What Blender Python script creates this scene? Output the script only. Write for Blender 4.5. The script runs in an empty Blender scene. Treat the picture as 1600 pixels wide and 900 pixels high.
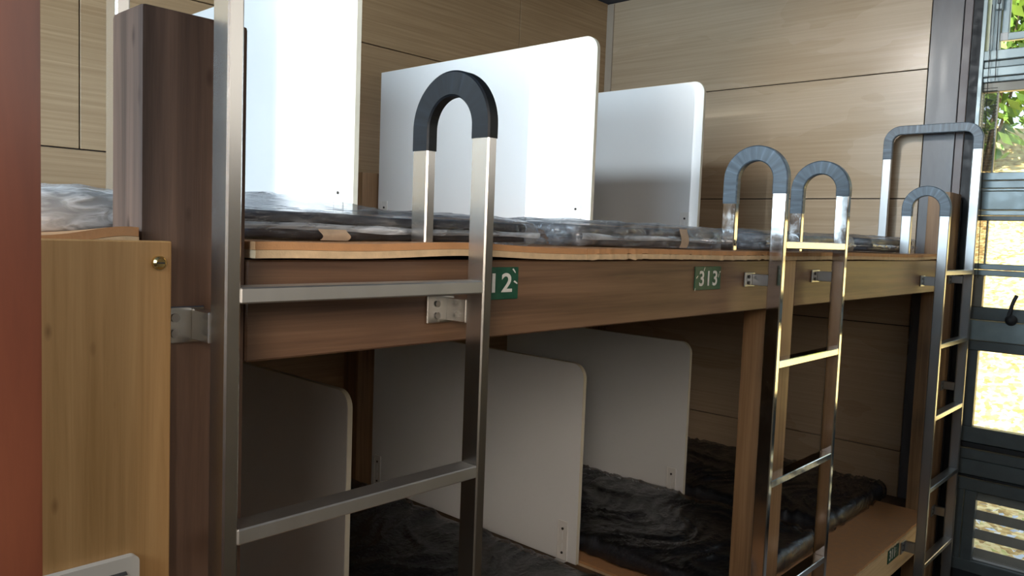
import bpy, bmesh, math, random
from mathutils import Vector, Matrix, noise
random.seed(7)
ZO = 1.65                      # camera height; every z below is measured from the camera's level
sc = bpy.context.scene
COL = sc.collection

# ------------------------------------------------------------------ materials
def new_mat(name):
    m = bpy.data.materials.new(name); m.use_nodes = True
    nt = m.node_tree
    return m, nt, nt.nodes['Principled BSDF']

def nd(nt, typ, **kw):
    n = nt.nodes.new(typ)
    for k, v in kw.items():
        if k in n.inputs.keys(): n.inputs[k].default_value = v
        else: setattr(n, k, v)
    return n

def coords(nt, scale, rand=True):
    tc = nd(nt, 'ShaderNodeTexCoord')
    mp = nd(nt, 'ShaderNodeMapping'); mp.inputs['Scale'].default_value = scale
    nt.links.new(tc.outputs['Object'], mp.inputs['Vector'])
    if rand:
        oi = nd(nt, 'ShaderNodeObjectInfo')
        mu = nd(nt, 'ShaderNodeVectorMath', operation='SCALE'); mu.inputs['Scale'].default_value = 37.0
        cb = nd(nt, 'ShaderNodeCombineXYZ')
        for i in range(3): nt.links.new(oi.outputs['Random'], cb.inputs[i])
        nt.links.new(cb.outputs[0], mu.inputs[0])
        nt.links.new(mu.outputs[0], mp.inputs['Location'])
    return mp

def ramp(nt, stops):
    r = nd(nt, 'ShaderNodeValToRGB')
    e = r.color_ramp.elements
    e[0].position, e[0].color = stops[0][0], (*stops[0][1], 1)
    e[1].position, e[1].color = stops[-1][0], (*stops[-1][1], 1)
    for p, c in stops[1:-1]:
        x = e.new(p); x.color = (*c, 1)
    return r

def wood(name, dark, mid, light, axis='X', fine=60, along=2.0, rough=0.5, bump=0.15, spots=0.0, spot_col=(.03, .015, .01), rvar=0.0, blotch=0.35, coat=0.0, bscale=2.2, tight=.18):
    m, nt, b = new_mat(name)
    L = nt.links.new
    s = {'X': (along, fine, fine), 'Y': (fine, along, fine), 'Z': (fine, fine, along)}[axis]
    mp = coords(nt, s)
    n1 = nd(nt, 'ShaderNodeTexNoise'); n1.inputs['Scale'].default_value = 1.0; n1.inputs['Detail'].default_value = 5; n1.inputs['Roughness'].default_value = .65
    n1.inputs['Distortion'].default_value = .3
    L(mp.outputs[0], n1.inputs['Vector'])
    mp2 = coords(nt, tuple(bscale * (0.5 if i == 'XYZ'.index(axis) else 1.6) for i in range(3)))
    n2 = nd(nt, 'ShaderNodeTexNoise'); n2.inputs['Scale'].default_value = 1.0; n2.inputs['Detail'].default_value = 3
    L(mp2.outputs[0], n2.inputs['Vector'])
    mx = nd(nt, 'ShaderNodeMix', data_type='FLOAT'); mx.inputs[0].default_value = blotch
    L(n1.outputs['Fac'], mx.inputs[2]); L(n2.outputs['Fac'], mx.inputs[3])
    r = ramp(nt, [(.5 - tight, dark), (.5, mid), (.5 + tight, light)])
    L(mx.outputs[0], r.inputs[0])
    col = r.outputs[0]
    if spots > 0:
        mp3 = coords(nt, tuple(9 if i == 'XYZ'.index(axis) else 22 for i in range(3)))
        v = nd(nt, 'ShaderNodeTexVoronoi'); v.inputs['Scale'].default_value = 1.0
        L(mp3.outputs[0], v.inputs['Vector'])
        r3 = ramp(nt, [(.0, (1, 1, 1)), (spots, (0, 0, 0))])
        L(v.outputs['Distance'], r3.inputs[0])
        mc = nd(nt, 'ShaderNodeMix', data_type='RGBA')
        L(r3.outputs[0], mc.inputs[0]); L(col, mc.inputs[6]); mc.inputs[7].default_value = (*spot_col, 1)
        col = mc.outputs[2]
    L(col, b.inputs['Base Color'])
    b.inputs['Roughness'].default_value = rough
    if rvar:
        mr = nd(nt, 'ShaderNodeMapRange'); mr.inputs[1].default_value = .35; mr.inputs[2].default_value = .65
        mr.inputs[3].default_value = max(.05, rough - rvar); mr.inputs[4].default_value = rough + rvar
        L(n2.outputs['Fac'], mr.inputs[0]); L(mr.outputs[0], b.inputs['Roughness'])
    if coat:
        b.inputs['Coat Weight'].default_value = coat; b.inputs['Coat Roughness'].default_value = .25
    bp = nd(nt, 'ShaderNodeBump'); bp.inputs['Strength'].default_value = bump; bp.inputs['Distance'].default_value = .002
    L(n1.outputs['Fac'], bp.inputs['Height']); L(bp.outputs[0], b.inputs['Normal'])
    return m

def plain(name, col, rough=.5, metal=0.0, nscale=30, namt=.12, bump=0.0, bscale=None, spec=None, aniso=None):
    """Solid colour with a little uneven tone (dirt, mill marks)."""
    m, nt, b = new_mat(name); L = nt.links.new
    mp = coords(nt, (nscale,) * 3 if aniso is None else aniso)
    n = nd(nt, 'ShaderNodeTexNoise'); n.inputs['Scale'].default_value = 1.0; n.inputs['Detail'].default_value = 4
    L(mp.outputs[0], n.inputs['Vector'])
    r = ramp(nt, [(.3, tuple(c * (1 - namt) for c in col)), (.7, tuple(min(1, c * (1 + namt)) for c in col))])
    L(n.outputs['Fac'], r.inputs[0]); L(r.outputs[0], b.inputs['Base Color'])
    b.inputs['Metallic'].default_value = metal
    mr = nd(nt, 'ShaderNodeMapRange'); mr.inputs[1].default_value = .3; mr.inputs[2].default_value = .7
    mr.inputs[3].default_value = rough * .8; mr.inputs[4].default_value = min(1, rough * 1.25)
    L(n.outputs['Fac'], mr.inputs[0]); L(mr.outputs[0], b.inputs['Roughness'])
    if spec is not None: b.inputs['Specular IOR Level'].default_value = spec
    if bump:
        n2 = nd(nt, 'ShaderNodeTexNoise'); n2.inputs['Scale'].default_value = bscale or nscale * 2; n2.inputs['Detail'].default_value = 4
        tc = nd(nt, 'ShaderNodeTexCoord'); L(tc.outputs['Object'], n2.inputs['Vector'])
        bp = nd(nt, 'ShaderNodeBump'); bp.inputs['Strength'].default_value = bump; bp.inputs['Distance'].default_value = .004
        L(n2.outputs['Fac'], bp.inputs['Height']); L(bp.outputs[0], b.inputs['Normal'])
    return m

def steel_mat(name, base, rough, scratch, mott=.1):
    """Steel with scuffs and film residue."""
    m, nt, b = new_mat(name); L = nt.links.new
    b.inputs['Metallic'].default_value = 1.0
    mp = coords(nt, (300, 300, 6)); n = nd(nt, 'ShaderNodeTexNoise'); n.inputs['Scale'].default_value = 1; n.inputs['Detail'].default_value = 3
    L(mp.outputs[0], n.inputs['Vector'])
    mp2 = coords(nt, (28, 28, 16)); n2 = nd(nt, 'ShaderNodeTexNoise'); n2.inputs['Scale'].default_value = 1; n2.inputs['Detail'].default_value = 7; n2.inputs['Roughness'].default_value = .75
    L(mp2.outputs[0], n2.inputs['Vector'])
    r = ramp(nt, [(.3, tuple(c * (1 - mott) for c in base)), (.6, base), (.78, tuple(min(1, c * (1 + mott * .7)) for c in base))])
    L(n2.outputs['Fac'], r.inputs[0]); L(r.outputs[0], b.inputs['Base Color'])
    mr = nd(nt, 'ShaderNodeMapRange'); mr.inputs[1].default_value = .45; mr.inputs[2].default_value = .75
    mr.inputs[3].default_value = rough; mr.inputs[4].default_value = rough + scratch
    L(n2.outputs['Fac'], mr.inputs[0]); L(mr.outputs[0], b.inputs['Roughness'])
    bp = nd(nt, 'ShaderNodeBump'); bp.inputs['Strength'].default_value = .015; bp.inputs['Distance'].default_value = .001
    L(n.outputs['Fac'], bp.inputs['Height']); L(bp.outputs[0], b.inputs['Normal'])
    return m

def tape_mat(name, col, rough):
    """Overlapping wraps of vinyl tape: fine ridges that fan round the bend."""
    m, nt, b = new_mat(name); L = nt.links.new
    b.inputs['Base Color'].default_value = (*col, 1); b.inputs['Roughness'].default_value = rough
    b.inputs['Specular IOR Level'].default_value = .35
    tc = nd(nt, 'ShaderNodeTexCoord')
    n = nd(nt, 'ShaderNodeTexNoise'); n.inputs['Scale'].default_value = 1.0; n.inputs['Detail'].default_value = 4
    mp = nd(nt, 'ShaderNodeMapping'); mp.inputs['Scale'].default_value = (2, 70, 1)
    L(tc.outputs['UV'], mp.inputs['Vector']); L(mp.outputs[0], n.inputs['Vector'])
    r = ramp(nt, [(.35, tuple(c * .6 for c in col)), (.6, col), (.72, tuple(min(1, c * 1.9) for c in col))])
    L(n.outputs['Fac'], r.inputs[0]); L(r.outputs[0], b.inputs['Base Color'])
    bp = nd(nt, 'ShaderNodeBump'); bp.inputs['Strength'].default_value = .35; bp.inputs['Distance'].default_value = .002
    L(n.outputs['Fac'], bp.inputs['Height']); L(bp.outputs[0], b.inputs['Normal'])
    return m

def clear_plastic(name, milky=.12, tint=(.85, .9, .95), crinkle=.6, scale=(22, 60, 60), fk=.9, gr=.12):
    """Crinkled clear polythene: mostly see-through, with sharp glints."""
    m, nt, b = new_mat(name); L = nt.links.new
    nt.nodes.remove(b)
    out = nt.nodes['Material Output']
    tr = nd(nt, 'ShaderNodeBsdfTransparent'); tr.inputs[0].default_value = (.97, .98, .99, 1)
    gl = nd(nt, 'ShaderNodeBsdfGlossy'); gl.inputs['Roughness'].default_value = gr; gl.inputs[0].default_value = (.95, .97, 1, 1)
    df = nd(nt, 'ShaderNodeBsdfDiffuse'); df.inputs[0].default_value = (*tint, 1)
    mp = coords(nt, scale); n = nd(nt, 'ShaderNodeTexNoise'); n.inputs['Scale'].default_value = 1; n.inputs['Detail'].default_value = 4; n.inputs['Distortion'].default_value = 1.2
    L(mp.outputs[0], n.inputs['Vector'])
    bp = nd(nt, 'ShaderNodeBump'); bp.inputs['Strength'].default_value = crinkle; bp.inputs['Distance'].default_value = .01
    L(n.outputs['Fac'], bp.inputs['Height'])
    L(bp.outputs[0], gl.inputs['Normal']); L(bp.outputs[0], df.inputs['Normal'])
    fr = nd(nt, 'ShaderNodeFresnel'); fr.inputs['IOR'].default_value = 1.5; L(bp.outputs[0], fr.inputs['Normal'])
    ad = nd(nt, 'ShaderNodeMath', operation='MULTIPLY_ADD'); ad.inputs[1].default_value = fk; ad.inputs[2].default_value = .03
    L(fr.outputs[0], ad.inputs[0])
    r = nd(nt, 'ShaderNodeMapRange'); r.inputs[1].default_value = .4; r.inputs[2].default_value = .7; r.inputs[3].default_value = milky * .5; r.inputs[4].default_value = min(1, milky * 2)
    L(n.outputs['Fac'], r.inputs[0])
    m1 = nd(nt, 'ShaderNodeMixShader'); L(r.outputs[0], m1.inputs[0]); L(tr.outputs[0], m1.inputs[1]); L(df.outputs[0], m1.inputs[2])
    m2 = nd(nt, 'ShaderNodeMixShader'); L(ad.outputs[0], m2.inputs[0]); L(m1.outputs[0], m2.inputs[1]); L(gl.outputs[0], m2.inputs[2])
    L(m2.outputs[0], out.inputs['Surface'])
    return m

def pane_mat(name, tint=(.96, .98, .97)):
    m, nt, b = new_mat(name); L = nt.links.new
    nt.nodes.remove(b); out = nt.nodes['Material Output']
    tr = nd(nt, 'ShaderNodeBsdfTransparent'); tr.inputs[0].default_value = (*tint, 1)
    gl = nd(nt, 'ShaderNodeBsdfGlossy'); gl.inputs['Roughness'].default_value = .02
    fr = nd(nt, 'ShaderNodeFresnel'); fr.inputs['IOR'].default_value = 1.14
    mx = nd(nt, 'ShaderNodeMixShader'); L(fr.outputs[0], mx.inputs[0]); L(tr.outputs[0], mx.inputs[1]); L(gl.outputs[0], mx.inputs[2])
    L(mx.outputs[0], out.inputs['Surface'])
    return m

def screen_mat(name):
    m, nt, b = new_mat(name); L = nt.links.new
    out = nt.nodes['Material Output']
    b.inputs['Base Color'].default_value = (.09, .1, .09, 1); b.inputs['Roughness'].default_value = .7
    tr = nd(nt, 'ShaderNodeBsdfTransparent')
    mp = coords(nt, (400, 400, 400), rand=False); v = nd(nt, 'ShaderNodeTexNoise'); v.inputs['Scale'].default_value = 1
    L(mp.outputs[0], v.inputs['Vector'])
    r = nd(nt, 'ShaderNodeMapRange'); r.inputs[3].default_value = .55; r.inputs[4].default_value = .9; L(v.outputs['Fac'], r.inputs[0])
    mx = nd(nt, 'ShaderNodeMixShader'); L(r.outputs[0], mx.inputs[0]); L(tr.outputs[0], mx.inputs[1]); L(b.outputs[0], mx.inputs[2])
    L(mx.outputs[0], out.inputs['Surface'])
    return m

def ground_mat(name):
    """Leaf litter: straw, ochre and green flecks."""
    m, nt, b = new_mat(name); L = nt.links.new
    mp = coords(nt, (13, 13, 13), rand=False)
    v = nd(nt, 'ShaderNodeTexVoronoi'); v.inputs['Scale'].default_value = 2.0; L(mp.outputs[0], v.inputs['Vector'])
    n = nd(nt, 'ShaderNodeTexNoise'); n.inputs['Scale'].default_value = .7; n.inputs['Detail'].default_value = 7; n.inputs['Roughness'].default_value = .7; L(mp.outputs[0], n.inputs['Vector'])
    mx = nd(nt, 'ShaderNodeMix', data_type='FLOAT'); mx.inputs[0].default_value = .6
    sp = nd(nt, 'ShaderNodeSeparateColor'); L(v.outputs['Color'], sp.inputs[0])
    L(sp.outputs[0], mx.inputs[2]); L(n.outputs['Fac'], mx.inputs[3])
    r = ramp(nt, [(.22, (.16, .09, .03)), (.38, (.40, .26, .09)), (.5, (.56, .40, .16)), (.62, (.74, .62, .34)), (.74, (.36, .38, .10))])
    L(mx.outputs[0], r.inputs[0]); L(r.outputs[0], b.inputs['Base Color']); b.inputs['Roughness'].default_value = .9
    return m

M = {}
M['veneer_x'] = wood('wall veneer lengthwise', (.33, .20, .10), (.415, .27, .142), (.50, .34, .19), 'X', fine=95, along=1.3, rough=.42, bump=.05, blotch=.25)
M['veneer_y'] = wood('wall veneer crosswise', (.40, .29, .185), (.50, .375, .25), (.60, .47, .33), 'Y', fine=95, along=1.3, rough=.32, bump=.018, rvar=.18, blotch=.4, bscale=1.8, tight=.24)
M['beam'] = wood('weathered beam timber', (.070, .035, .020), (.135, .073, .041), (.20, .115, .068), 'X', fine=36, along=1.1, rough=.5, bump=.3, blotch=.5, tight=.11)
M['post'] = wood('old dark post timber', (.050, .031, .023), (.108, .066, .048), (.175, .105, .072), 'Z', fine=36, along=1.4, rough=.6, bump=.45, spots=.15, blotch=.5, tight=.15)
M['post'].node_tree.nodes['Principled BSDF'].inputs['Specular IOR Level'].default_value = .15
M['post2'] = wood('brown post timber', (.15, .08, .036), (.27, .152, .072), (.36, .215, .11), 'Z', fine=45, along=1.6, rough=.5, bump=.25, blotch=.4, tight=.13)
M['redpost'] = wood('varnished red timber', (.085, .025, .015), (.135, .040, .022), (.19, .062, .032), 'Z', fine=24, along=2.2, rough=.36, bump=.12, blotch=.5, coat=.6, tight=.15)
M['ply'] = wood('pale plywood', (.36, .19, .062), (.45, .247, .092), (.53, .305, .122), 'Z', fine=60, along=1.8, rough=.5, bump=.08, tight=.13, spots=.11, spot_col=(.22, .10, .03), blotch=.3)
M['plank'] = wood('pale plank', (.56, .38, .20), (.68, .50, .29), (.76, .60, .38), 'X', fine=60, along=2.0, rough=.55, bump=.15)
M['deck'] = wood('deck boards', (.10, .06, .04), (.16, .10, .06), (.22, .14, .09), 'X', fine=40, along=2, rough=.6)
M['floor'] = wood('floor boards', (.07, .04, .022), (.11, .066, .038), (.15, .095, .055), 'X', fine=40, along=1.5, rough=.4)
M['foam_brown'] = plain('brown foam', (.49, .255, .115), .75, nscale=40, namt=.1, bump=.15, bscale=300)
M['foam_tan'] = plain('tan foam', (.60, .44, .27), .8, nscale=60, namt=.12, bump=.15, bscale=300)
M['white'] = plain('white laminate', (.78, .79, .80), .38, nscale=3, namt=.015)
M['edge'] = plain('cream edge strip', (.62, .58, .48), .5, nscale=20, namt=.05)
M['clip'] = plain('white plastic clip', (.74, .73, .71), .4, nscale=20, namt=.03)
M['steel'] = steel_mat('satin steel', (.60, .59, .565), .25, .02, .04)
M['steel_rung'] = steel_mat('cross brushed steel', (.66, .66, .645), .42, .05, .03)
M['chrome'] = steel_mat('polished steel', (.68, .67, .66), .07, .16, .12)
M['steel_dull'] = steel_mat('dull steel', (.46, .465, .465), .33, .008, .03)
M['tape_dark'] = tape_mat('dark vinyl tape', (.008, .012, .018), .5)
M['tape_sheen'] = tape_mat('sheen-toned vinyl tape', (.13, .17, .21), .32)  # dark tape with its sheen put into a lighter base colour
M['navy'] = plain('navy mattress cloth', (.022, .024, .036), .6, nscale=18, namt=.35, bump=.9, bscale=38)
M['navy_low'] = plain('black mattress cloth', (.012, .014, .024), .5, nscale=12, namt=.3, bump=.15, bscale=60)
M['plastic'] = clear_plastic('clear polythene', .025, fk=.55)
M['plastic_pale'] = clear_plastic('pale polythene', .13, (.78, .84, .92), fk=.7)
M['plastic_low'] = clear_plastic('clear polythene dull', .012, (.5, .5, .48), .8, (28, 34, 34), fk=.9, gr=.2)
M['milky'] = clear_plastic('milky polythene', .45, (.62, .70, .80), .4, (9, 30, 30))
M['white_sheet'] = clear_plastic('white polythene', .75, (.82, .84, .86), .5)
M['kraft'] = plain('paper tape', (.74, .61, .47), .6, nscale=60, namt=.08)
M['green'] = plain('green plate enamel', (.008, .075, .045), .35, nscale=60, namt=.25)
M['digit'] = plain('white digit paint', (.68, .68, .66), .5, nscale=80, namt=.1)
M['brass'] = plain('brass', (.62, .47, .20), .22, 1.0, nscale=90, namt=.2)
M['screw_steel'] = plain('steel screw', (.30, .28, .26), .35, .9)
M['screw'] = plain('dark screw', (.05, .045, .04), .45, .6)
M['column'] = plain('grey painted column', (.125, .12, .126), .33, nscale=14, namt=.3, bump=.05, aniso=(14, 14, 3))
M['column_trim'] = plain('mauve grey trim', (.20, .17, .17), .45, nscale=14, namt=.12)
M['black'] = plain('black rubber', (.012, .012, .014), .55)
M['alu'] = plain('grey aluminium', (.22, .27, .28), .36, .25, nscale=20, namt=.08)
M['alu_light'] = plain('pale aluminium', (.36, .43, .44), .38, .25, nscale=20, namt=.06)
M['alu_dark'] = plain('dark aluminium', (.10, .115, .115), .36, .2, nscale=20, namt=.1)
M['slat'] = plain('bronze louvre', (.20, .185, .15), .4, .2, nscale=20, namt=.1)
M['pane'] = pane_mat('window glass')
M['screen'] = screen_mat('fly screen')
M['card'] = plain('cream plastic plate', (.68, .62, .54), .35, nscale=10, namt=.02)
M['greymark'] = plain('grey print', (.10, .10, .10), .6, nscale=150, namt=.3)
M['beige'] = plain('beige trim', (.42, .34, .26), .5, nscale=10, namt=.04)
M['ceiling'] = plain('dark blue ceiling', (.045, .055, .085), .6, nscale=6, namt=.1)
M['plaster'] = plain('pale aisle wall', (.26, .18, .11), .7, nscale=3, namt=.1)
M['ground'] = ground_mat('leaf litter')
M['leaf'] = plain('leaf green', (.16, .30, .05), .5, nscale=1.7, namt=.6)
M['leaf_y'] = plain('leaf yellow green', (.38, .42, .08), .5, nscale=1.7, namt=.5)
M['bark'] = plain('bark', (.12, .09, .06), .9, nscale=30, namt=.4)
M['paper'] = plain('pale dry leaf', (.55, .60, .66), .7, nscale=20, namt=.15)

# ------------------------------------------------------------------ helpers
def tag(o, label=None, cat=None, group=None, kind=None):
    if label: o['label'] = label
    if cat: o['category'] = cat
    if group: o['group'] = group
    if kind: o['kind'] = kind
    return o

def thing(name, loc, label, cat, group=None):
    o = bpy.data.objects.new(name, None); COL.objects.link(o)
    o.empty_display_size = .05
    o.location = (loc[0], loc[1], loc[2] + ZO)
    return tag(o, label, cat, group)

WORLD = {}
def origin(o):
    p = Vector((0, 0, 0))
    while o is not None:
        p += Vector(o.location); o = o.parent
    return p

def obj(name, bm, mat, parent=None, sharp=32, loc=None):
    """Link bm as one mesh; coordinates are given in camera-level space."""
    bmesh.ops.translate(bm, verts=bm.verts, vec=(0, 0, ZO))
    if parent is not None: base = origin(parent)
    elif loc is not None: base = Vector((loc[0], loc[1], loc[2] + ZO))
    else: base = Vector((0, 0, 0))
    bmesh.ops.translate(bm, verts=bm.verts, vec=-base)
    bmesh.ops.recalc_face_normals(bm, faces=bm.faces)
    me = bpy.data.meshes.new(name); bm.to_mesh(me); bm.free()
    me.materials.append(mat)
    for p in me.polygons: p.use_smooth = True
    me.set_sharp_from_angle(angle=math.radians(sharp))
    o = bpy.data.objects.new(name, me); COL.objects.link(o)
    if parent is not None: o.parent = parent
    else: o.location = base
    return o

def struct(name, bm, mat, parent=None, **k):
    o = obj(name, bm, mat, parent, **k)
    if parent is None: o['kind'] = 'structure'
    return o

def B(*boxes, bevel=0.0, seg=1):
    bm = bmesh.new()
    for (x0, x1, y0, y1, z0, z1) in boxes:
        r = bmesh.ops.create_cube(bm, size=1.0)
        for v in r['verts']:
            v.co = Vector(((x0 + x1) / 2 + v.co.x * (x1 - x0), (y0 + y1) / 2 + v.co.y * (y1 - y0), (z0 + z1) / 2 + v.co.z * (z1 - z0)))
        if bevel:
            es = list({e for v in r['verts'] for e in v.link_edges})
            bmesh.ops.bevel(bm, geom=es, offset=bevel, segments=seg, affect='EDGES', profile=.6)
    return bm

def cyl(bm, p, q, r, n=12, r2=None):
    p, q = Vector(p), Vector(q); d = q - p
    rot = Vector((0, 0, 1)).rotation_difference(d).to_matrix().to_4x4()
    bmesh.ops.create_cone(bm, cap_ends=True, segments=n, radius1=r, radius2=r if r2 is None else r2, depth=d.length,
                          matrix=Matrix.Translation((p + q) / 2) @ rot)
    return bm

def prism(pts, x0, x1, plane='YZ', bevel=0.0):
    """Extrude a closed outline; plane names the outline's two axes, the third runs x0..x1."""
    bm = bmesh.new()
    def P(a, b, c):
        return {'YZ': (c, a, b), 'XZ': (a, c, b), 'XY': (a, b, c)}[plane]
    lo = [bm.verts.new(P(a, b, x0)) for a, b in pts]
    hi = [bm.verts.new(P(a, b, x1)) for a, b in pts]
    bm.faces.new(lo); bm.faces.new(hi[::-1])
    n = len(pts)
    for i in range(n):
        bm.faces.new((lo[i], lo[(i + 1) % n], hi[(i + 1) % n], hi[i]))
    if bevel:
        es = [e for e in bm.edges if len(e.link_faces) == 2 and e.calc_face_angle(0) > .9]
        bmesh.ops.bevel(bm, geom=es, offset=bevel, segments=1, affect='EDGES')
    return bm

def sweep(path, xc, wx, wn, ch=.0025, uv=False):
    """Rectangular tube swept along (y, z) points; wx across X, wn across the path's normal."""
    bm = bmesh.new()
    hx, hn = wx / 2, wn / 2
    sec = [(-hx, -hn + ch), (-hx, hn - ch), (-hx + ch, hn), (hx - ch, hn), (hx, hn - ch), (hx, -hn + ch), (hx - ch, -hn), (-hx + ch, -hn)]
    rings = []; lens = [0.0]
    for i, (y, z) in enumerate(path):
        a = path[max(0, i - 1)]; b = path[min(len(path) - 1, i + 1)]
        t = Vector((b[0] - a[0], b[1] - a[1])).normalized()
        nrm = Vector((-t.y, t.x))
        rings.append([bm.verts.new((xc + sx, y + nrm.x * sn, z + nrm.y * sn)) for sx, sn in sec])
        if i: lens.append(lens[-1] + math.dist(path[i], path[i - 1]))
    lay = bm.loops.layers.uv.new('UVMap') if uv else None
    for i in range(len(rings) - 1):
        for k in range(8):
            f = bm.faces.new((rings[i][k], rings[i][(k + 1) % 8], rings[i + 1][(k + 1) % 8], rings[i + 1][k]))
            if lay:
                for lp, (u, v) in zip(f.loops, ((k, i), (k + 1, i), (k + 1, i + 1), (k, i + 1))): lp[lay].uv = (u / 8, lens[v])
    bm.faces.new(rings[0][::-1]); bm.faces.new(rings[-1])
    return bm

def arc(cy, cz, r, a0, a1, n):
    return [(cy + r * math.cos(a0 + (a1 - a0) * i / n), cz + r * math.sin(a0 + (a1 - a0) * i / n)) for i in range(n + 1)]

def soft_box(x0, x1, y0, y1, z0, z1, r, nx, ny, nz, disp=None):
    bm = bmesh.new(); cache = {}
    c0 = Vector((x0 + r, y0 + r, z0 + min(r, (z1 - z0) / 2 - 1e-4))); c1 = Vector((x1 - r, y1 - r, z1 - min(r, (z1 - z0) / 2 - 1e-4)))
    def V(i, j, k):
        if (i, j, k) in cache: return cache[(i, j, k)]
        p = Vector((x0 + (x1 - x0) * i / nx, y0 + (y1 - y0) * j / ny, z0 + (z1 - z0) * k / nz))
        c = Vector((min(max(p.x, c0.x), c1.x), min(max(p.y, c0.y), c1.y), min(max(p.z, c0.z), c1.z)))
        d = p - c
        rr = Vector((r, r, min(r, (z1 - z0) / 2 - 1e-4)))
        if d.length > 1e-9:
            d = d.normalized(); p = c + Vector((d.x * rr.x, d.y * rr.y, d.z * rr.z))
        if disp: p = disp(p, d)
        v = bm.verts.new(p); cache[(i, j, k)] = v; return v
    def quad(a, b, c, d): bm.faces.new((V(*a), V(*b), V(*c), V(*d)))
    for i in range(nx):
        for j in range(ny):
            for k in (0, nz): quad((i, j, k), (i + 1, j, k), (i + 1, j + 1, k), (i, j + 1, k))
    for i in range(nx):
        for k in range(nz):
            for j in (0, ny): quad((i, j, k), (i + 1, j, k), (i + 1, j, k + 1), (i, j, k + 1))
    for j in range(ny):
        for k in range(nz):
            for i in (0, nx): quad((i, j, k), (i, j + 1, k), (i, j + 1, k + 1), (i, j, k + 1))
    return bm

# ------------------------------------------------------------------ room shell
FLO = -1.65; CEI = 1.53; XE = 4.283; YB = 2.168; XL = -1.9; YA = -2.5
struct('floor', B((XL - .1, XE + .1, YA - .1, YB + .1, FLO - .1, FLO)), M['floor'])
struct('ceiling', B((XL - .1, XE + .35, YA - .3, YB + .3, CEI, CEI + .12)), M['ceiling'])
GZ = [-1.65, -1.04, -.395, .25, .89, CEI]
def panels_x(y0, y1, rows, bm=None):
    boxes = []
    for r in range(len(GZ) - 1):
        cuts = rows[r % len(rows)]
        for a, b in zip(cuts[:-1], cuts[1:]):
            boxes.append((a + .0025, b - .0025, y0, y1, GZ[r] + .0025, GZ[r + 1] - .0025))
    return boxes
rowsA = [XL, 1.06, 3.43, XE]; rowsB = [XL, -1.3, 1.06, 3.43, XE]
back = panels_x(YB, YB + .018, [[XL, 1.06, 3.43, XE], [XL, XE], [XL, 2.2, XE], [XL, 1.06, 3.9, XE], [XL, 1.0, 3.43, XE]])
struct('wall_back', B(*back, bevel=.0012), M['veneer_x'])
struct('wall_back_lining', B((XL - .1, XE + .1, YB + .018, YB + .1, FLO, CEI)), M['black'])
endp = [(XE, XE + .018, .197, YB - .002, GZ[r] + .0025, GZ[r + 1] - .0025) for r in range(5)]
struct('wall_end', B(*endp, bevel=.0012), M['veneer_y'])
struct('wall_end_lining', B((XE + .018, XE + .1, .02, YB + .1, FLO, CEI), (XE, XE + .1, YA - .1, -1.27, FLO, CEI), (XE, XE + .1, -1.27, -.03, 1.42, CEI),
                            (XE, XE + .1, -1.27, -.03, FLO, -1.56)), M['black'])
struct('trim_1', B((XE - .012, XE, YB - .052, YB, -.02, 1.522), bevel=.002), M['beige'])
struct('wall_aisle', B((XL - .1, XE + .1, YA - .1, YA, FLO, CEI)), M['plaster'])
HY0, HY1, HZ0, HZ1 = .126, .250, .610, .7475      # opening added in the unseen left wall to trim the spot behind it
struct('wall_left', B((XL - .1, XL, YA - .1, HY0, FLO, CEI), (XL - .1, XL, HY1, YB + .1, FLO, CEI), (XL - .1, XL, HY0, HY1, FLO, HZ0), (XL - .1, XL, HY0, HY1, HZ1, CEI)), M['plaster'])
colm = thing('wall_column', (XE, .1, FLO), 'dark grey painted column between the end wall panels and the window', 'column'); colm['kind'] = 'structure'
obj('column_face', B((XE - .006, XE + .03, .052, .192, FLO, CEI), bevel=.002), M['column'], colm)
obj('column_strip', B((XE - .004, XE + .03, .014, .049, FLO, CEI), bevel=.002), M['column_trim'], colm)
obj('column_seal', B((XE + .004, XE + .05, -.03, .012, FLO, CEI)), M['black'], colm)

# ------------------------------------------------------------------ window beside the column
win = thing('window_1', (XE, -.6, -1.0), 'grey aluminium window wall of stacked sashes at the end of the aisle', 'window'); win['kind'] = 'structure'
Y0, Y1 = -.03, -1.27          # from the column along the aisle
def rail(z0, z1, mat, x0=XE - .012, x1=XE + .05, name='rail', ya=-.05, yb=-1.25, par=None, bv=.003):
    return obj(name, B((x0, x1, yb, ya, z0, z1), bevel=bv), mat, par or win)
jb = obj('jamb', B((XE - .02, XE + .06, -.05, -.032, -1.56, 1.42), bevel=.002), M['alu_light'], win)
obj('jamb', B((XE - .02, XE + .06, -1.27, -1.25, -1.56, 1.42), bevel=.002), M['alu_light'], win)
# top sash
rail(.895, .94, M['alu_light'], XE - .02)
rail(.862, .893, M['alu'], XE - .005)
rail(.82, .86, M['alu_light'], XE - .014)
rail(.795, .818, M['alu'], XE - .004)
obj('stile', B((XE, XE + .04, -.105, -.062, .94, 1.42), (XE - .004, XE + .03, -.078, -.073, .94, 1.42), (XE - .004, XE + .03, -.094, -.088, .94, 1.42), bevel=.001), M['alu'], win)
ts = obj('sash', B((XE + .01, XE + .035, -.138, -.108, .99, 1.40), (XE + .008, XE + .037, -1.2, -.108, .985, 1.02), bevel=.003), M['alu_light'], win)
obj('sash_corner', B((XE + .004, XE + .01, -.138, -.106, .985, 1.022), bevel=.002), M['clip'], ts)
obj('pane', B((XE + .02, XE + .024, -1.2, -.138, 1.02, 1.40)), M['pane'], ts)
lt = obj('latch', B((XE - .022, XE, -.112, -.082, 1.125, 1.22), bevel=.004), M['alu_light'], win)
obj('latch_button', B((XE - .03, XE - .02, -.104, -.09, 1.15, 1.19), bevel=.003), M['alu_dark'], lt)
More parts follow.
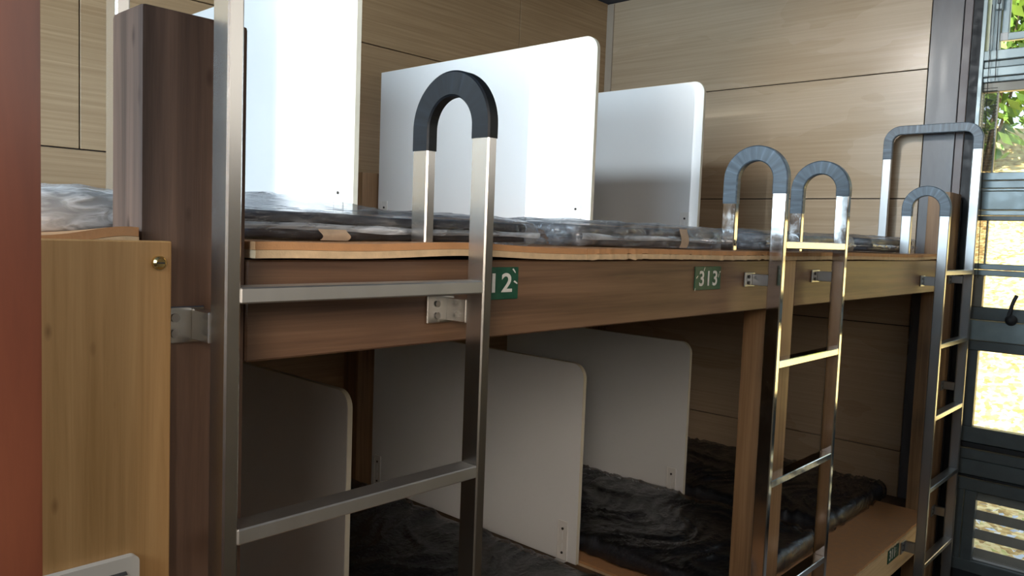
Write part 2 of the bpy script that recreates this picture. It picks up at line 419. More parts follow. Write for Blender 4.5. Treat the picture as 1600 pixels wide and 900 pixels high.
# middle rails and panes
def pane(z0, z1, screen, name='pane', st=True, left=-.117):
    p = obj(name, B((XE + .034, XE + .038, -1.25, left + .01, z0 - .01, z1 + .01)), M['pane'], win)
    if screen:
        n = max(8, int((z1 - z0) / .0125)); pts = []
        bm = bmesh.new(); a = []; b = []
        for i in range(n * 2 + 1):
            z = z0 - .02 + (z1 - z0 + .04) * i / (n * 2); x = XE + .004 + (.010 if i % 2 else 0)
            a.append(bm.verts.new((x, -.052, z))); b.append(bm.verts.new((x, -.112, z)))
        for i in range(n * 2): bm.faces.new((a[i], a[i + 1], b[i + 1], b[i]))
        obj('fly_screen', bm, M['screen'], win, sharp=20)
        obj('screen_bar', B((XE + .012, XE + .03, left, left + .008, z0, z1)), M['slat'], win)
    else:
        obj('stile', B((XE, XE + .04, left, -.052, z0, z1), bevel=.002), M['alu_dark'] if z1 < -.2 else M['slat'], win)
    return p
pane(.372, .75, True); rail(.752, .794, M['slat'], XE + .008, bv=.002)
rail(.335, .372, M['alu'], XE - .006); rail(.298, .333, M['alu'], XE + .002); rail(.285, .296, M['alu_light'], XE - .002)
rail(.196, .283, M['alu'], XE - .012); rail(.17, .194, M['alu_light'], XE - .002); rail(.145, .168, M['alu_dark'], XE + .004)
pane(-.06, .145, True)
rail(-.088, -.06, M['alu'], XE - .004); rail(-.117, -.09, M['alu'], XE - .012)
pane(-.268, -.118, False)
rail(-.33, -.268, M['alu_dark'], XE + .002); rail(-.428, -.332, M['alu'], XE - .012); rail(-.478, -.43, M['alu_dark'], XE - .004)
pane(-.85, -.478, False)
rail(-.925, -.85, M['alu_dark'], XE - .004); rail(-.955, -.927, M['black'], XE + .006); rail(-1.005, -.957, M['alu_dark'], XE - .014)
rail(-1.085, -1.007, M['alu_dark'], XE - .004); rail(-1.10, -1.087, M['black'], XE + .006); rail(-1.16, -1.102, M['alu_dark'], XE - .008)
# louvre at the foot
obj('stile', B((XE - .005, XE + .045, -.105, -.052, -1.56, -1.16), (XE - .002, XE + .04, -.158, -.108, -1.56, -1.16), bevel=.003), M['alu_dark'], win)
rail(-1.56, -1.503, M['alu_dark'], XE - .01)
rail(-1.503, -1.482, M['clip'], XE + .02, XE + .045, name='sill', ya=-.158)
for k in range(4):
    z = -1.165 - .094 * k
    obj('louvre_slat', prism([(XE + .018, z - .042), (XE + .022, z - .042), (XE + .044, z), (XE + .040, z)], -1.25, -.158, plane='XZ'), M['slat'], win)
lh = obj('latch_handle', sweep([(-.262, -.2), (-.252, -.225), (-.245, -.25), (-.241, -.275), (-.235, -.30)], XE - .02, .012, .016, .003), M['black'], win)
bm = bmesh.new(); bmesh.ops.create_uvsphere(bm, u_segments=16, v_segments=10, radius=.026, matrix=Matrix.Translation((XE - .014, -.245, -.318)))
obj('latch_base', bm, M['black'], lh)
bm = bmesh.new()
cyl(bm, (XE - .03, -.071, 1.15), (XE - .03, -.082, .45), .0016, 8); cyl(bm, (XE - .03, -.082, .45), (XE - .03, -.098, -.13), .0016, 8)
obj('screen_cord', bm, M['black'], win)
bm = bmesh.new(); cyl(bm, (XE - .03, -.098, 1.15), (XE - .03, -.106, .795), .0016, 8)
obj('screen_cord', bm, M['black'], win)

# ------------------------------------------------------------------ bunk frame
fr = thing('bunk_frame', (2.3, 1.0, FLO), 'long two-tier bunk frame of dark timber posts and beams against the panelled walls', 'bunk bed')
D0 = -.049; L0Z = -1.275
def post(x0, x1, y0, y1, z0, z1, mat, bv=.006):
    return obj('post', B((x0, x1, y0, y1, z0, z1), bevel=bv, seg=2), mat, fr)
post(.405, .545, 0, .095, FLO, .264, M['post'])
p = post(2.24, 2.38, 0, .095, FLO, D0 - .001, M['post2'], .004)
post(4.07, 4.262, 0, .095, FLO, .268, M['post2'], .004)
for x0, x1 in ((.405, .545), (2.25, 2.36), (4.09, 4.25)):
    post(x0, x1, 2.05, YB - .002, FLO, .262, M['post2'], .004)
obj('spacer', B((4.2625, XE - .007, -.004, .03, FLO, .24)), M['black'], fr)
bw = .046
for x0, x1 in ((.547, 2.238), (2.382, 4.068), (-1.8, .403)):
    obj('upper_beam', B((x0, x1, .001, bw, -.193, D0 - .001), bevel=.003), M['beam'], fr)
for x0, x1 in ((.547, 2.238), (2.382, 4.068), (-1.8, .403)):
    obj('lower_beam', B((x0, x1, .001, bw, -1.42, L0Z - .001), bevel=.003), M['plank'], fr)
for nm, zt in (('upper_deck', D0 - .001), ('lower_deck', L0Z - .001)):
    obj(nm, B((-1.8, XE - .008, .098, 2.046, zt - .024, zt), (.55, 2.236, bw + .002, .098, zt - .024, zt), (2.384, 4.066, bw + .002, .098, zt - .024, zt)), M['deck'], fr)
for x in (.9, 1.36, 1.85, 2.8, 3.3, 3.75):
    obj('joist', B((x - .03, x + .03, bw + .004, 2.04, D0 - .115, D0 - .027)), M['deck'], fr)

# ------------------------------------------------------------------ foam mats on the decks
def mat_sheet(x0, x1, y0, y1, z0, z1, lift, zig=True, rough_edge=0.0):
    """Foam sheet with a toothed front edge that lifts and dips along its length."""
    bm = bmesh.new()
    n = int((x1 - x0) / .0045)
    cols = []
    for i in range(n + 1):
        x = x0 + (x1 - x0) * i / n
        t = (.0010 if i % 2 else 0) if zig else 0
        t += rough_edge * (noise.noise((x * 60, 1.3, 0)) * .004)
        l = lift(x)
        ch = rough_edge * noise.noise((x * 45, 7, 0)) * .003
        ring = []
        for y, f in ((y0 + t, 1), (y0 + .12, .55), (y0 + .3, 0), (y1, 0)):
            ring.append((bm.verts.new((x, y, z0 + l * f - (ch if f == 1 else 0))), bm.verts.new((x, y, z1 + l * f))))
        cols.append(ring)
    for i in range(n):
        a, b = cols[i], cols[i + 1]
        for j in range(3):
            bm.faces.new((a[j][1], b[j][1], b[j + 1][1], a[j + 1][1])); bm.faces.new((a[j][0], a[j + 1][0], b[j + 1][0], b[j][0]))
        bm.faces.new((a[0][0], b[0][0], b[0][1], a[0][1])); bm.faces.new((a[3][0], a[3][1], b[3][1], b[3][0]))
    for c in (cols[0], cols[-1]):
        for j in range(3): bm.faces.new((c[j][0], c[j][1], c[j + 1][1], c[j + 1][0]))
    return bm
def foam(x0, x1, zb, zt, label, lift=lambda x: 0, y0=-.012, re=0.0, y1=2.044, zig=True):
    t = thing('foam_mat', ((x0 + x1) / 2, 1.0, zb), label, 'mat', 'foam mats on the bunk decks')
    zm = zb + (zt - zb) * .5
    obj('bottom_layer', mat_sheet(x0, x1, y0, y1, zb, zm - .0002, lift, zig, re), M['foam_tan'], t, sharp=50)
    obj('top_layer', mat_sheet(x0, x1, y0 + .001, y1, zm + .0002, zt, lift, zig, re), M['foam_brown'], t, sharp=50)
    return t
MU = -.026; ML = -1.255
foam(.553, 1.30, D0, MU, 'smooth-edged brown and tan foam mat on the upper deck, beside the tall dark post', lambda x: .007 * math.exp(-((x - .95) / .16) ** 2) + .002 * math.exp(-((x - .6) / .1) ** 2))
foam(1.302, 2.234, D0, MU, 'crumbling-edged brown and tan foam mat on the upper deck above number 313', lambda x: .001 + .001 * math.sin(x * 9), re=1.0)
foam(2.236, 4.064, D0, MU, 'long brown and tan foam mat on the upper deck beyond the middle ladder', lambda x: .001 + .0015 * math.sin(x * 5) + .003 * math.exp(-((x - 3.85) / .15) ** 2), re=.7)
foam(.553, 2.232, L0Z, ML, 'brown foam mat on the lower deck under the two nearer lower mattresses', re=.5)
foam(2.388, 4.064, L0Z, ML, 'brown foam mat on the lower deck running out to the number 311 plate', re=.8)
foam(-1.5, .398, D0, MU, 'brown and tan foam mat curling at the edge behind the plywood board', lambda x: .003 + .014 * math.exp(-((x - .385) / .06) ** 2))

# ------------------------------------------------------------------ partitions
def partition(x, yf, zb, h, label, group):
    yb = 2.043; zt = zb + h; R = .055; th = .018
    t = thing('partition', (x + th / 2, (yf + yb) / 2, zb), label, 'partition', group)
    out = [(yb, zb), (yb, zt)] + [(yf + R - R * math.sin(a), zt - R + R * math.cos(a)) for a in [math.pi / 2 * i / 10 for i in range(11)]] + [(yf, zb)]
    e = .0015
    pin = [(yb, zb), (yb, zt - e)] + [(yf + R - (R - e) * math.sin(a), zt - R + (R - e) * math.cos(a)) for a in [math.pi / 2 * i / 10 for i in range(11)]] + [(yf + e, zb)]
    obj('panel', prism(pin, x, x + th), M['white'], t)
    # edge strip round the top and front
    bm = bmesh.new()
    A = out[1:]; Bi = pin[1:]
    rings = [[bm.verts.new(p) for p in ((x + .0008, a[0], a[1]), (x + th - .0008, a[0], a[1]), (x + th - .0008, b[0], b[1]), (x + .0008, b[0], b[1]))] for a, b in zip(A, Bi)]
    for r, s in zip(rings[:-1], rings[1:]):
        for k in range(4): bm.faces.new((r[k], r[(k + 1) % 4], s[(k + 1) % 4], s[k]))
    bm.faces.new(rings[0]); bm.faces.new(rings[-1][::-1])
    obj('edge_strip', bm, M['edge'], t)
    for yc in (yf + .067, yb - .05):
        c = obj('bracket', B((x - .0035, x - .0002, yc - .024, yc + .024, zb, zb + .155), (x - .03, x - .0002, yc - .024, yc + .024, zb, zb + .003),
                             (x - .006, x - .003, yc - .024, yc - .021, zb, zb + .155), (x - .006, x - .003, yc + .021, yc + .024, zb, zb + .155), bevel=.0008), M['clip'], t)
        for zc in (zb + .03, zb + .125):
            bm = bmesh.new(); cyl(bm, (x - .0065, yc, zc), (x - .003, yc, zc), .005, 12)
            obj('screw', bm, M['screw'], c)
        obj('slot', B((x - .0042, x - .0034, yc - .002, yc + .002, zb + .042, zb + .068), (x - .0042, x - .0034, yc - .002, yc + .002, zb + .08, zb + .112)), M['white'], c)
    return t
GU = 'white partitions on the upper deck'; GL = 'white partitions on the lower deck'
partition(1.36, .888, MU + .001, .761 + .03, 'white partition on the upper deck behind the nearest ladder, nearest of three', GU)
partition(2.34, .772, MU + .001, .761, 'white partition on the upper deck in the middle, behind the dark-taped grab loop', GU)
partition(3.285, .862, MU + .001, .761, 'white partition on the upper deck farthest from the near post, by the end wall', GU)
partition(1.36, .888, ML + .001, .772, 'shaded white partition on the lower deck, nearest to the dark post', GL)
partition(2.34, .768, ML + .001, .772, 'grey-lit white partition in the middle of the lower deck, its front bracket fully visible', GL)
partition(3.285, .862, ML + .001, .772, 'white partition on the lower deck farthest back, just left of the middle post', GL)

# ------------------------------------------------------------------ mattresses
def core_disp(seed, amp, kx=5, ky=3):
    def f(p, d):
        n = noise.noise((p.x * kx + seed, p.y * ky, p.z * 9)) + .5 * noise.noise((p.x * kx * 2.6, p.y * ky * 2.6 + seed, p.z * 20))
        return p + d * amp * n
    return f
def fold_disp(seed, amp, grow=0.0, bump=None):
    def f(p, d):
        w = noise.noise((p.x * 2.1 + seed, p.y * 2.1, 0)) * 1.6
        r = 1 - abs(noise.noise((p.x * 5 + w, p.y * 15 + w * 3 + seed, p.z * 22)))
        r2 = 1 - abs(noise.noise((p.x * 22 + seed, p.y * 9 - w, p.z * 40)))
        q = p + d * (amp * (r ** 3) + amp * .5 * (r2 ** 4) + grow)
        if bump: q = bump(q, d)
        return q
    return f
def long_folds(seed, amp):
    """Loose cloth: long soft ridges that wander across the mattress."""
    def f(p, d):
        w = noise.noise((p.x * 1.3 + seed, p.y * 1.5, 0))
        v = noise.noise((p.x * 2.6, p.y * 2.2 + seed, 4))
        r = 1 - abs(noise.noise((p.x * 1.6 + .8 * w, p.y * 8.5 + 2.6 * w + p.x * 2.2 * v + seed, 1)))
        r2 = 1 - abs(noise.noise((p.x * 3.0 - w, p.y * 15 + 3 * v + seed, 7)))
        h = amp * (r ** 4) + amp * .45 * (r2 ** 4)
        return p + Vector((d.x * h * .3, d.y * h * .5, d.z * h))
    return f
def tape_patch(x0, x1, yf, z0, z1, parent):
    bm = bmesh.new(); n = 8; a = []; b = []
    for i in range(n + 1):
        t = i / n; z = z0 + (z1 - z0) * t; y = yf - .002 - .004 * math.sin(math.pi * t)
        a.append(bm.verts.new((x0 + .004 * math.sin(t * 5), y, z))); b.append(bm.verts.new((x1 + .004 * math.sin(t * 5), y, z)))
    for i in range(n): bm.faces.new((a[i], b[i], b[i + 1], a[i + 1]))
    bmesh.ops.solidify(bm, geom=bm.faces[:], thickness=.0008)
    return obj('tape', bm, M['kraft'], parent)
def upper_mattress(x0, x1, zt, label, seed, tapes=(), puff=None, yf=.122, y1=1.98, plastic='plastic', bag=None):
    t = thing('mattress', ((x0 + x1) / 2, 1.0, MU), label, 'mattress', 'plastic-wrapped mattresses on the upper deck')
    zb = MU + .003
    zm = zb + (zt - zb) * .40
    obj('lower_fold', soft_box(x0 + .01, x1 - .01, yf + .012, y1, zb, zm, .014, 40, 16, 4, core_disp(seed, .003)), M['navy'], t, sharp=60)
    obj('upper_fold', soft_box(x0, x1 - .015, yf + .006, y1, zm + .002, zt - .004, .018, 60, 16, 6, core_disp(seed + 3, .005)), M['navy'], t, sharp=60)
    obj('plastic_cover', soft_box(x0 - .006, x1 + .012, yf - .004, y1 + .01, zb - .002, zt + .001, .022, 90, 40, 8, fold_disp(seed, .007, 0, puff)), M[plastic], t, sharp=70)
    # the bag's overlapping flap, a paler band along the front
    bm = bmesh.new(); a = []; n = 60
    for i in range(n + 1):
        x = x0 - .002 + (x1 - x0 + .006) * i / n
        w = noise.noise((x * 4 + seed, 2, 0)); w2 = noise.noise((x * 9 + seed, 5, 0))
        zc = zm + .004 * w; hh = (zt - zb) * (.11 + .05 * w2)
        a.append([bm.verts.new((x, yf - .011 - .003 * math.sin(u * math.pi) - .002 * w2, zc + hh * (2 * u - 1))) for u in (0, .33, .66, 1)])
    for i in range(n):
        for k in range(3): bm.faces.new((a[i][k], a[i + 1][k], a[i + 1][k + 1], a[i][k + 1]))
    obj('plastic_fold', bm, M['milky'], t, sharp=70)
    for (a0, a1, u0, u1) in tapes:
        tape_patch(a0, a1, yf - .012, zb + (zt - zb) * u0, zb + (zt - zb) * u1, t)
    if bag:   # loose end of the bag, pinched and fanned out on the mat
        xa, xb = bag
        bm = bmesh.new(); rows = []
        for i in range(25):
            u = i / 24; x = xa + (xb - xa) * u; row = []
            for j in range(13):
                v = j / 12
                hgt = (zt + .006 - zb) * (.35 + .65 * abs(math.cos(u * math.pi)) ** .8)
                z = zb + hgt * v + .003 * noise.noise((x * 40, v * 6, seed))
                y = yf + .006 + .03 * (v ** 2) + .012 * noise.noise((x * 30 + seed, v * 5, 0)) + .01 * math.sin(u * 14)
                row.append(bm.verts.new((x, y, z)))
            rows.append(row)
        for i in range(24):
            for j in range(12): bm.faces.new((rows[i][j], rows[i + 1][j], rows[i + 1][j + 1], rows[i][j + 1]))
        obj('bag_end', bm, M['plastic'], t, sharp=80)
    return t
def puff1(q, d):
    if d.z > .3: q.z += .020 * math.exp(-((q.x - .70) / .13) ** 2) * min(1, max(0, d.z)) * math.exp(-((q.y - .3) / .25) ** 2)
    return q
upper_mattress(.60, 1.285, .028, 'dark mattress in clear plastic on the upper deck beside the tall near post', 1.7, [(.735, .79, .0, .36)], puff1, bag=(1.27, 1.43))
upper_mattress(1.44, 2.12, .034, 'dark mattress in crinkled plastic on the upper deck above the number 313 plate', 5.2, [(1.865, 1.905, .02, .9)], plastic='plastic_pale')
upper_mattress(2.40, 3.20, .036, 'dark mattress in plastic on the upper deck behind the middle ladder', 9.4, [(2.50, 2.56, .05, .4)], plastic='plastic_pale')
upper_mattress(3.40, 4.02, .042, 'dark mattress in plastic on the upper deck nearest the end wall', 13.1, [])

def lower_mattress(x0, x1, yf, label, seed, zt=-1.196, y1=1.99):
    t = thing('mattress', ((x0 + x1) / 2, 1.1, ML), label, 'mattress', 'dark mattresses on the lower deck')
    zb = ML + .003
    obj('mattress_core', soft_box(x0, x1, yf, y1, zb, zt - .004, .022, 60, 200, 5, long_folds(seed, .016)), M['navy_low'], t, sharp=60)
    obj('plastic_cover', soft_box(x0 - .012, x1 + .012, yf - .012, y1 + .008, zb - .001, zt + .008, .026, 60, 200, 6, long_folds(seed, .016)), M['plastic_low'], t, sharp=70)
    return t
lower_mattress(1.42, 2.19, .24, 'dark wrapped mattress on the lower deck between the first and middle partitions', 25)
lower_mattress(2.46, 3.21, .20, 'dark wrapped mattress on the lower deck behind the middle post', 31)
lower_mattress(3.36, 4.16, .225, 'dark wrapped mattress on the lower deck nearest the end wall, its crinkled bag showing', 37)

# neighbouring bay, half hidden by the red post and plywood board
t = thing('mattress', (-.3, 1.0, MU), 'white-wrapped mattress at far left, behind the plywood board', 'mattress')
obj('mattress_core', soft_box(-1.1, .49, .21, 1.9, MU + .003, .022, .02, 40, 20, 4, core_disp(2, .004)), M['clip'], t, sharp=60)
def puff0(q, d):
    q.z += .012 * math.exp(-((q.x - .42) / .1) ** 2) * max(0, d.z); return q
obj('plastic_cover', soft_box(-1.11, .505, .19, 1.92, MU + .002, .028, .022, 70, 40, 6, fold_disp(44, .008, 0, puff0)), M['white_sheet'], t, sharp=70)

# ------------------------------------------------------------------ ladders
def loop_path(yo, ztop, R, zb):
    """Centre line: up the front rail, over, down to the deck. yo = outer far face."""
    c = .02; ya = -.09 + c; yb = yo - c; zt = ztop - c; r = R - c
    pts = [(ya, FLO), (ya, -.8), (ya, 0.0)]
    pts += arc(yb if False else ya + r, zt - r, r, math.pi, math.pi / 2, 16)
    if yb - r > ya + r + 1e-4: pts += arc(yb - r, zt - r, r, math.pi / 2, 0, 16)
    else: pts += arc(yb - r, zt - r, r, math.pi / 2, 0, 16)[1:]
    pts += [(yb, zt - r - .05), (yb, zb)]
    return pts
def trim_path(yo, ztop, R, zfront, zback):
    c = .02; ya = -.09 + c; yb = yo - c; zt = ztop - c; r = R - c
    pts = [(ya, zfront)] + arc(ya + r, zt - r, r, math.pi, math.pi / 2, 20)
    pts += arc(yb - r, zt - r, r, math.pi / 2, 0, 20)[(0 if yb - r > ya + r + 1e-4 else 1):]
    pts += [(yb, zback)]
    return pts
def ladder(xa, xb, rungs, loops, brackets, mat, tape, label, plate='square'):
    """xa, xb: outer left and right; loops: (far face, top, corner radius, tape front z, tape back z) for left and right rail."""
    t = thing('ladder', ((xa + xb) / 2, -.07, FLO), label, 'ladder', 'steel ladders along the bunk')
    w = .021; bm_ = 'steel_dull' if mat == 'chrome' else mat
    for x, (yo, zt, R, zf, zbk) in ((xa + w / 2, loops[0]), (xb - w / 2, loops[1])):
        r = obj('rail', sweep(loop_path(yo, zt, R, MU + .0005), x, w, .040), M[mat], t)
        obj('grip_tape', sweep(trim_path(yo, zt, R, zf, zbk), x, w + .003, .043, .003, uv=True), M[tape], r)
    for z in rungs:
        obj('rung', B((xa + w - .0005, xb - w + .0005, -.0895, -.0505, z - .021, z), bevel=.002), M[{'steel': 'steel_rung'}.get(mat, mat)], t)
    for (x, z, side, h) in brackets:
        # plate on the timber, stub out to the rail
        b = obj('bracket', B((x - (.044 if side < 0 else 0), x + (.018 if side < 0 else .062), -.004, -.0002, z - h, z), bevel=.0015), M[bm_], t)
        obj('stub', B((x, x + .019, -.0505, -.004, z - h + .004, z - .004), bevel=.0012), M[bm_], b)
        for dz in (.3, .72):
            bm = bmesh.new(); xs = x - .022 if side < 0 else x + .04
            cyl(bm, (xs, -.0065, z - h * dz), (xs, -.0035, z - h * dz), .0055, 14, .0035)
            obj('screw', bm, M['screw'] if plate == 'round' else M['screw_steel'], b)
    return t
RND = (.10, .271, .095, .155, .140)
ladder(.470, .941, [-.08, -.391, -.70, -1.01, -1.32],
       [(.295, .60, .075, .46, .45), RND], [(.468, -.110, -1, .048), (.919, -.110, -1, .048), (.468, -1.29, -1, .048), (.919, -1.29, -1, .048)],
       'steel', 'tape_dark', 'nearest and largest satin steel ladder with dark-taped grab loop, beside the near post')
ladder(2.074, 2.556, [.007, -.326, -.665, -1.007, -1.34],
       [(.097, .268, .0935, .135, .108), (.097, .268, .0935, .155, .10)], [(2.078, -.084, -1, .040), (2.545, -.081, -1, .040), (2.078, -1.30, -1, .04), (2.545, -1.30, -1, .04)],
       'chrome', 'tape_sheen', 'middle polished steel ladder with two round taped grab loops by the middle post', 'round')
ladder(3.717, 4.212, [-.09, -.408, -.725, -1.045, -1.385],
       [(.102, .27, .096, .14, .14), (.35, .602, .08, .475, .44)], [(3.733, -.116, -1, .047), (4.185, -.118, -1, .044), (3.735, -1.30, -1, .055), (4.185, -.63, -1, .045), (4.185, -1.245, -1, .05)],
       'steel_dull', 'tape_sheen', 'farthest steel ladder by the window, one grab loop round, the other tall and square')

# ------------------------------------------------------------------ number plates
def digits(txt, x0, x1, z0, z1, y, parent):
    cu = bpy.data.curves.new('d', 'FONT'); cu.body = txt; cu.extrude = .01; cu.offset = .016; cu.space_character = 1.15
    to = bpy.data.objects.new('d', cu); COL.objects.link(to)
    dg = bpy.context.evaluated_depsgraph_get()
    me = bpy.data.meshes.new_from_object(to.evaluated_get(dg))
    bpy.data.objects.remove(to); bpy.data.curves.remove(cu)
    bm = bmesh.new(); bm.from_mesh(me); bpy.data.meshes.remove(me)
    bmesh.ops.remove_doubles(bm, verts=bm.verts, dist=1e-5)
    xs = [v.co.x for v in bm.verts]; ys = [v.co.y for v in bm.verts]
    ax, bx, ay, by = min(xs), max(xs), min(ys), max(ys)
    for v in bm.verts:
        v.co = Vector((x0 + (v.co.x - ax) / (bx - ax) * (x1 - x0), y - (.0006 if v.co.z > 0 else 0), z0 + (v.co.y - ay) / (by - ay) * (z1 - z0)))
    left = set(bm.verts)
    while left:
        st = [left.pop()]; piece = set(st)
        while st:
            v = st.pop()
            for e in v.link_edges:
                o2 = e.other_vert(v)
                if o2 in left: left.discard(o2); piece.add(o2); st.append(o2)
        b2 = bmesh.new(); mp = {v: b2.verts.new(v.co) for v in piece}
        for f in bm.faces:
            if f.verts[0] in piece: b2.faces.new([mp[v] for v in f.verts])
        obj('digit', b2, M['digit'], parent)
    bm.free()
def number_plate(txt, x0, x1, z0, z1, dx, dz, label, flecks):
    t = thing('number_plate', ((x0 + x1) / 2, -.001, z0), label, 'number plate', 'green number plates on the beams')
    obj('plate', B((x0, x1, -.0022, .0008, z0, z1), bevel=.0006), M['green'], t)
    digits(txt, x0 + dx[0], x0 + dx[1], z0 + dz[0], z0 + dz[1], -.0028, t)
    for (fx, fz, l, a) in flecks:
        bm = bmesh.new(); c, s = math.cos(a), math.sin(a); w = .0016
        q = [(-l, -w), (l, -w * .4), (l * .8, w), (-l * .7, w * 1.3)]
        bm.faces.new([bm.verts.new((x0 + fx + c * u - s * v, -.0026, z0 + fz + s * u + c * v)) for u, v in q])
        obj('paint_chip', bm, M['digit'], t)
number_plate('312', .972, 1.102, -.123, -.063, (.014, .112), (.013, .049), 'green number plate on the upper beam half hidden by the nearest ladder, reading 12', [(.122, .031, .006, -.5), (.117, .053, .006, -.8)])
number_plate('313', 1.764, 1.897, -.126, -.066, (.020, .112), (.010, .049), 'green number plate 313 on the upper beam, chipped at its edges', [(.045, .053, .006, 1.0), (.010, .033, .006, .6), (.121, .036, .006, 1.2), (.127, .045, .004, .4), (.002, .002, .004, 1.3)])
number_plate('311', 3.516, 3.66, -1.349, -1.280, (.012, .085), (.012, .055), 'green number plate 311 on the pale lower beam beside the farthest ladder', [(.1, .03, .006, .9), (.108, .045, .005, .3)])

# ------------------------------------------------------------------ plywood board, card and red post in the foreground
gb = thing('guard_board', (0, -.017, FLO), 'pale plywood board screwed to the near post at lower left', 'board')
obj('panel', B((-.75, .430, -.030, -.0015, FLO, -.0255), bevel=.0015), M['ply'], gb)
bm = bmesh.new(); cyl(bm, (.4135, -.0345, -.052), (.4135, -.0295, -.052), .0085, 24, .0085)
cyl(bm, (.4135, -.0375, -.052), (.4135, -.0345, -.052), .0055, 24, .0078)
s = obj('screw', bm, M['brass'], gb)
obj('screw_slot', B((.409, .418, -.0385, -.0374, -.053, -.051)), M['screw'], s)
def rounded(x0, x1, z0, z1, r):
    pts = []
    for cx, cz, a in ((x1 - r, z1 - r, 0), (x0 + r, z1 - r, 90), (x0 + r, z0 + r, 180), (x1 - r, z0 + r, 270)):
        for i in range(6):
            th = math.radians(a + 90 * i / 5); pts.append((cx + r * math.cos(th), cz + r * math.sin(th)))
    return pts
wp = thing('wall_plate', (.30, -.036, -.47), 'cream plastic plate with a grey stripe fixed low on the plywood board', 'plate')
obj('plate', prism(rounded(.14, .388, -.52, -.408, .008), -.0415, -.0305, 'XZ', bevel=.002), M['card'], wp)
bm = bmesh.new()
import itertools
for k in range(3):
    z = -.425 - .0045 * k
    bm.faces.new([bm.verts.new(p) for p in ((.25, -.0422, z), (.372 - .006 * k, -.0422, z + .0006), (.374 - .006 * k, -.0422, z - .0046), (.25, -.0422, z - .0048))])
obj('grey_stripe', bm, M['greymark'], wp)
rp = obj('timber_post', B((.06, .207, -.30, -.16, FLO, CEI - .001), bevel=.004, seg=2), M['redpost'], loc=(.13, -.23, FLO))
tag(rp, 'glossy reddish brown timber post at the left edge of the photo', 'post')

# ------------------------------------------------------------------ outside
bm = bmesh.new(); NX, NY = 90, 90; g = {}
for i in range(NX + 1):
    for j in range(NY + 1):
        x = XE + .12 + 16 * (i / NX) ** 1.3; y = -12 + 20 * j / NY
        rise = max(0, x - 6.3)
        z = -1.72 + .42 * rise - .42 * max(0, rise - 9) + (.05 + .02 * rise) * noise.noise((x * .9, y * .9, 3)) + .03 * noise.noise((x * 5, y * 5, 1))
        if x < 5.5: z = min(z, -1.66)
        g[i, j] = bm.verts.new((x, y, z))
for i in range(NX):
    for j in range(NY): bm.faces.new((g[i, j], g[i + 1, j], g[i + 1, j + 1], g[i, j + 1]))
gr = struct('ground', bm, M['ground'])
def gz(x): return -1.72 + .42 * min(9, max(0, x - 6.3))
bm = bmesh.new()
for k in range(700):
    x = random.uniform(4.6, 6.4); y = random.uniform(-3.2, 0.2); z = gz(x) + .05
    a = random.uniform(0, 6.28); s = random.uniform(.015, .05); c, sn = math.cos(a), math.sin(a); tl = random.uniform(-.3, .3)
    q = [(-s, 0), (0, -s * .45), (s, 0), (0, s * .45)]
    bm.faces.new([bm.verts.new((x + c * u - sn * v, y + sn * u + c * v, z + tl * u + random.uniform(0, .02))) for u, v in q])
lf = obj('fallen_leaves', bm, M['paper'], loc=(5.5, -1.5, -1.66)); tag(lf, 'pale dry leaves scattered on the ground outside the louvre', 'leaves', kind='stuff')
def shrub(x, y, z, h, r, n, mat, label):
    t = thing('shrub', (x, y, z), label, 'shrub', 'shrubs on the bank outside')
    bm = bmesh.new()
    for k in range(6):
        a = k * 1.05 + x; cyl(bm, (x + .05 * math.cos(a), y + .05 * math.sin(a), z - .1), (x + r * .6 * math.cos(a), y + r * .6 * math.sin(a), z + h * .8), .025, 6, .008)
    obj('stems', bm, M['bark'], t)
    bm = bmesh.new()
    for k in range(n):
        v = Vector((random.gauss(0, .5), random.gauss(0, .5), random.gauss(0, .5)))
        if v.length > 1.15: v = v.normalized() * random.uniform(.7, 1.15)
        p = Vector((x + v.x * r, y + v.y * r, z + h * .58 + v.z * h * .48))
        s = random.uniform(.06, .17); nrm = Vector((random.uniform(-1, 1), random.uniform(-1, 1), random.uniform(-.2, 1))).normalized()
        ta = nrm.orthogonal().normalized(); tb = nrm.cross(ta)
        bm.faces.new([bm.verts.new(p + ta * u * s + tb * w * s * .5) for u, w in ((-1, 0), (0, -.8), (1, 0), (0, .8))])
    obj('foliage', bm, M[mat], t, sharp=180)
shrub(13.4, 1.9, gz(13.4), 3.6, 1.15, 2600, 'leaf', 'green leafy shrub on the bank seen through the upper pane')
shrub(13.2, -1.7, gz(13.2), 3.2, 1.1, 2000, 'leaf_y', 'yellow-green shrub on the bank farther along the window')
shrub(17.3, 4.2, gz(17.3), 3.6, 1.2, 2200, 'leaf_y', 'pale shrub higher up the bank behind the green one')
shrub(17.0, .2, gz(17.0), 3.8, 1.2, 2200, 'leaf', 'tall dark green shrub at the top of the bank')

# ------------------------------------------------------------------ light
def light(name, typ, loc, energy, col=(1, 1, 1), aim=None, **kw):
    d = bpy.data.lights.new(name, typ); d.energy = energy; d.color = col
    for k, v in kw.items(): setattr(d, k, v)
    o = bpy.data.objects.new(name, d); COL.objects.link(o)
    o.location = (loc[0], loc[1], loc[2] + ZO)
    if aim is not None:
        dirv = Vector(aim) - Vector(loc); o.rotation_euler = dirv.to_track_quat('-Z', 'Y').to_euler()
    return o
light('sun', 'SUN', (0, 0, 6), 18, (1, .90, .70), aim=(.50, .10, 6 - .86), angle=.009)
# spot added outside the left wall for bright patches on the partitions
light('beam_light', 'SPOT', (-2.6, .033, .755), 2000, (.90, .97, 1.0), aim=(-1.9, .22, .67), spot_size=math.radians(40), spot_blend=.2, shadow_soft_size=.015)
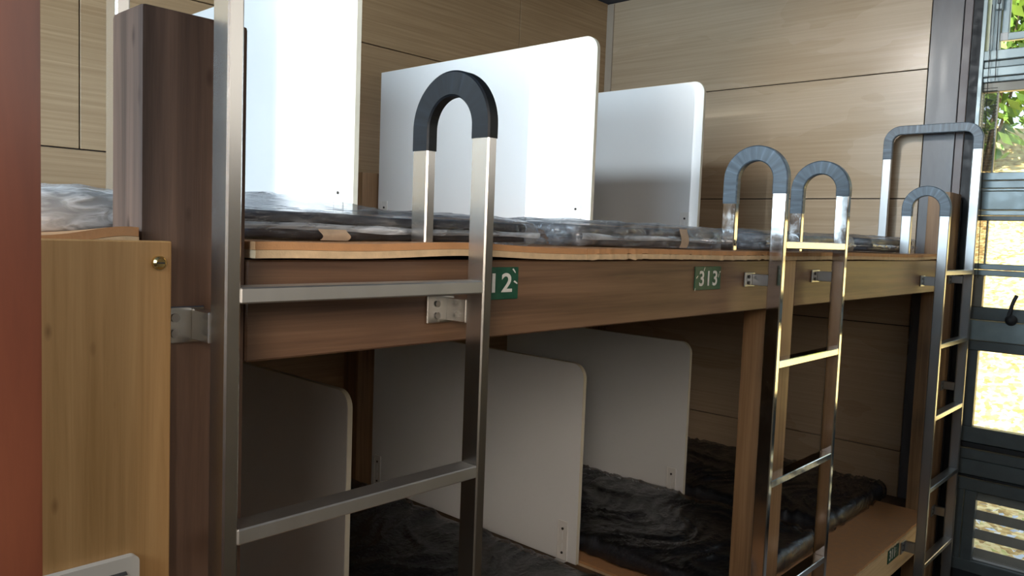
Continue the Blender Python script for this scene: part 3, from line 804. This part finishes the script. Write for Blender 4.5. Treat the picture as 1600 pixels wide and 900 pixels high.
# unseen ceiling spot, guessed from the shadows on the end wall
light('ceiling_spot', 'SPOT', (1.45, .85, 1.47), 120, (1, .95, .88), aim=(4.283, .35, .70), spot_size=math.radians(42), spot_blend=1.0, shadow_soft_size=.11)
light('first_bay_spot', 'SPOT', (.75, .85, 1.47), 190, (.80, .92, 1.0), aim=(2.6, 1.12, .50), spot_size=math.radians(62), spot_blend=1.0, shadow_soft_size=.12)  # added lamp that brightens the white partitions
# added area lamps: soft fill from the left, the aisle and onto the lower partitions
light('left_fill', 'AREA', (-1.8, .45, .8), 150, (.68, .86, 1.0), aim=(2.0, .6, .65), shape='RECTANGLE', size=2.6, size_y=1.3)
light('aisle_fill', 'AREA', (1.6, -2.45, .86), 19, (1.0, .95, .88), aim=(1.6, 0, .65), shape='RECTANGLE', size=4.2, size_y=1.0)
light('lower_bunk_fill', 'AREA', (-1.0, -1.5, .5), 4, (1.0, .86, .72), aim=(2.2, 1.25, -.9), shape='RECTANGLE', size=.8, size_y=.9, spread=math.radians(46))
w = bpy.data.worlds.new('World'); sc.world = w; w.use_nodes = True
bgd = w.node_tree.nodes['Background']; bgd.inputs[0].default_value = (.72, .86, 1, 1); bgd.inputs[1].default_value = 1.8

# ------------------------------------------------------------------ camera
cam = bpy.data.cameras.new('camera'); co = bpy.data.objects.new('camera', cam); COL.objects.link(co)
yaw, pitch, roll = math.radians(47.40156742), math.radians(-3.97582805), math.radians(-2.14148004)
f0 = Vector((math.sin(yaw) * math.cos(pitch), math.cos(yaw) * math.cos(pitch), math.sin(pitch)))
r0 = Vector((math.cos(yaw), -math.sin(yaw), 0)); d0 = f0.cross(r0)
c, s = math.cos(roll), math.sin(roll)
rv = c * r0 + s * d0; dv = -s * r0 + c * d0
co.matrix_world = Matrix(((rv.x, -dv.x, -f0.x, 0), (rv.y, -dv.y, -f0.y, -1.0), (rv.z, -dv.z, -f0.z, ZO), (0, 0, 0, 1)))
cam.sensor_width = 36; cam.lens = 36 * 1227.1105 / 1600; cam.clip_start = .02
sc.camera = co
sc.view_settings.view_transform = 'Standard'; sc.view_settings.look = 'None'; sc.view_settings.gamma = 1; sc.view_settings.exposure = 0
sc.view_settings.use_curve_mapping = False
sc.cycles.max_bounces = 12; sc.cycles.transparent_max_bounces = 24; sc.cycles.sample_clamp_indirect = 6
sc.cycles.caustics_reflective = True
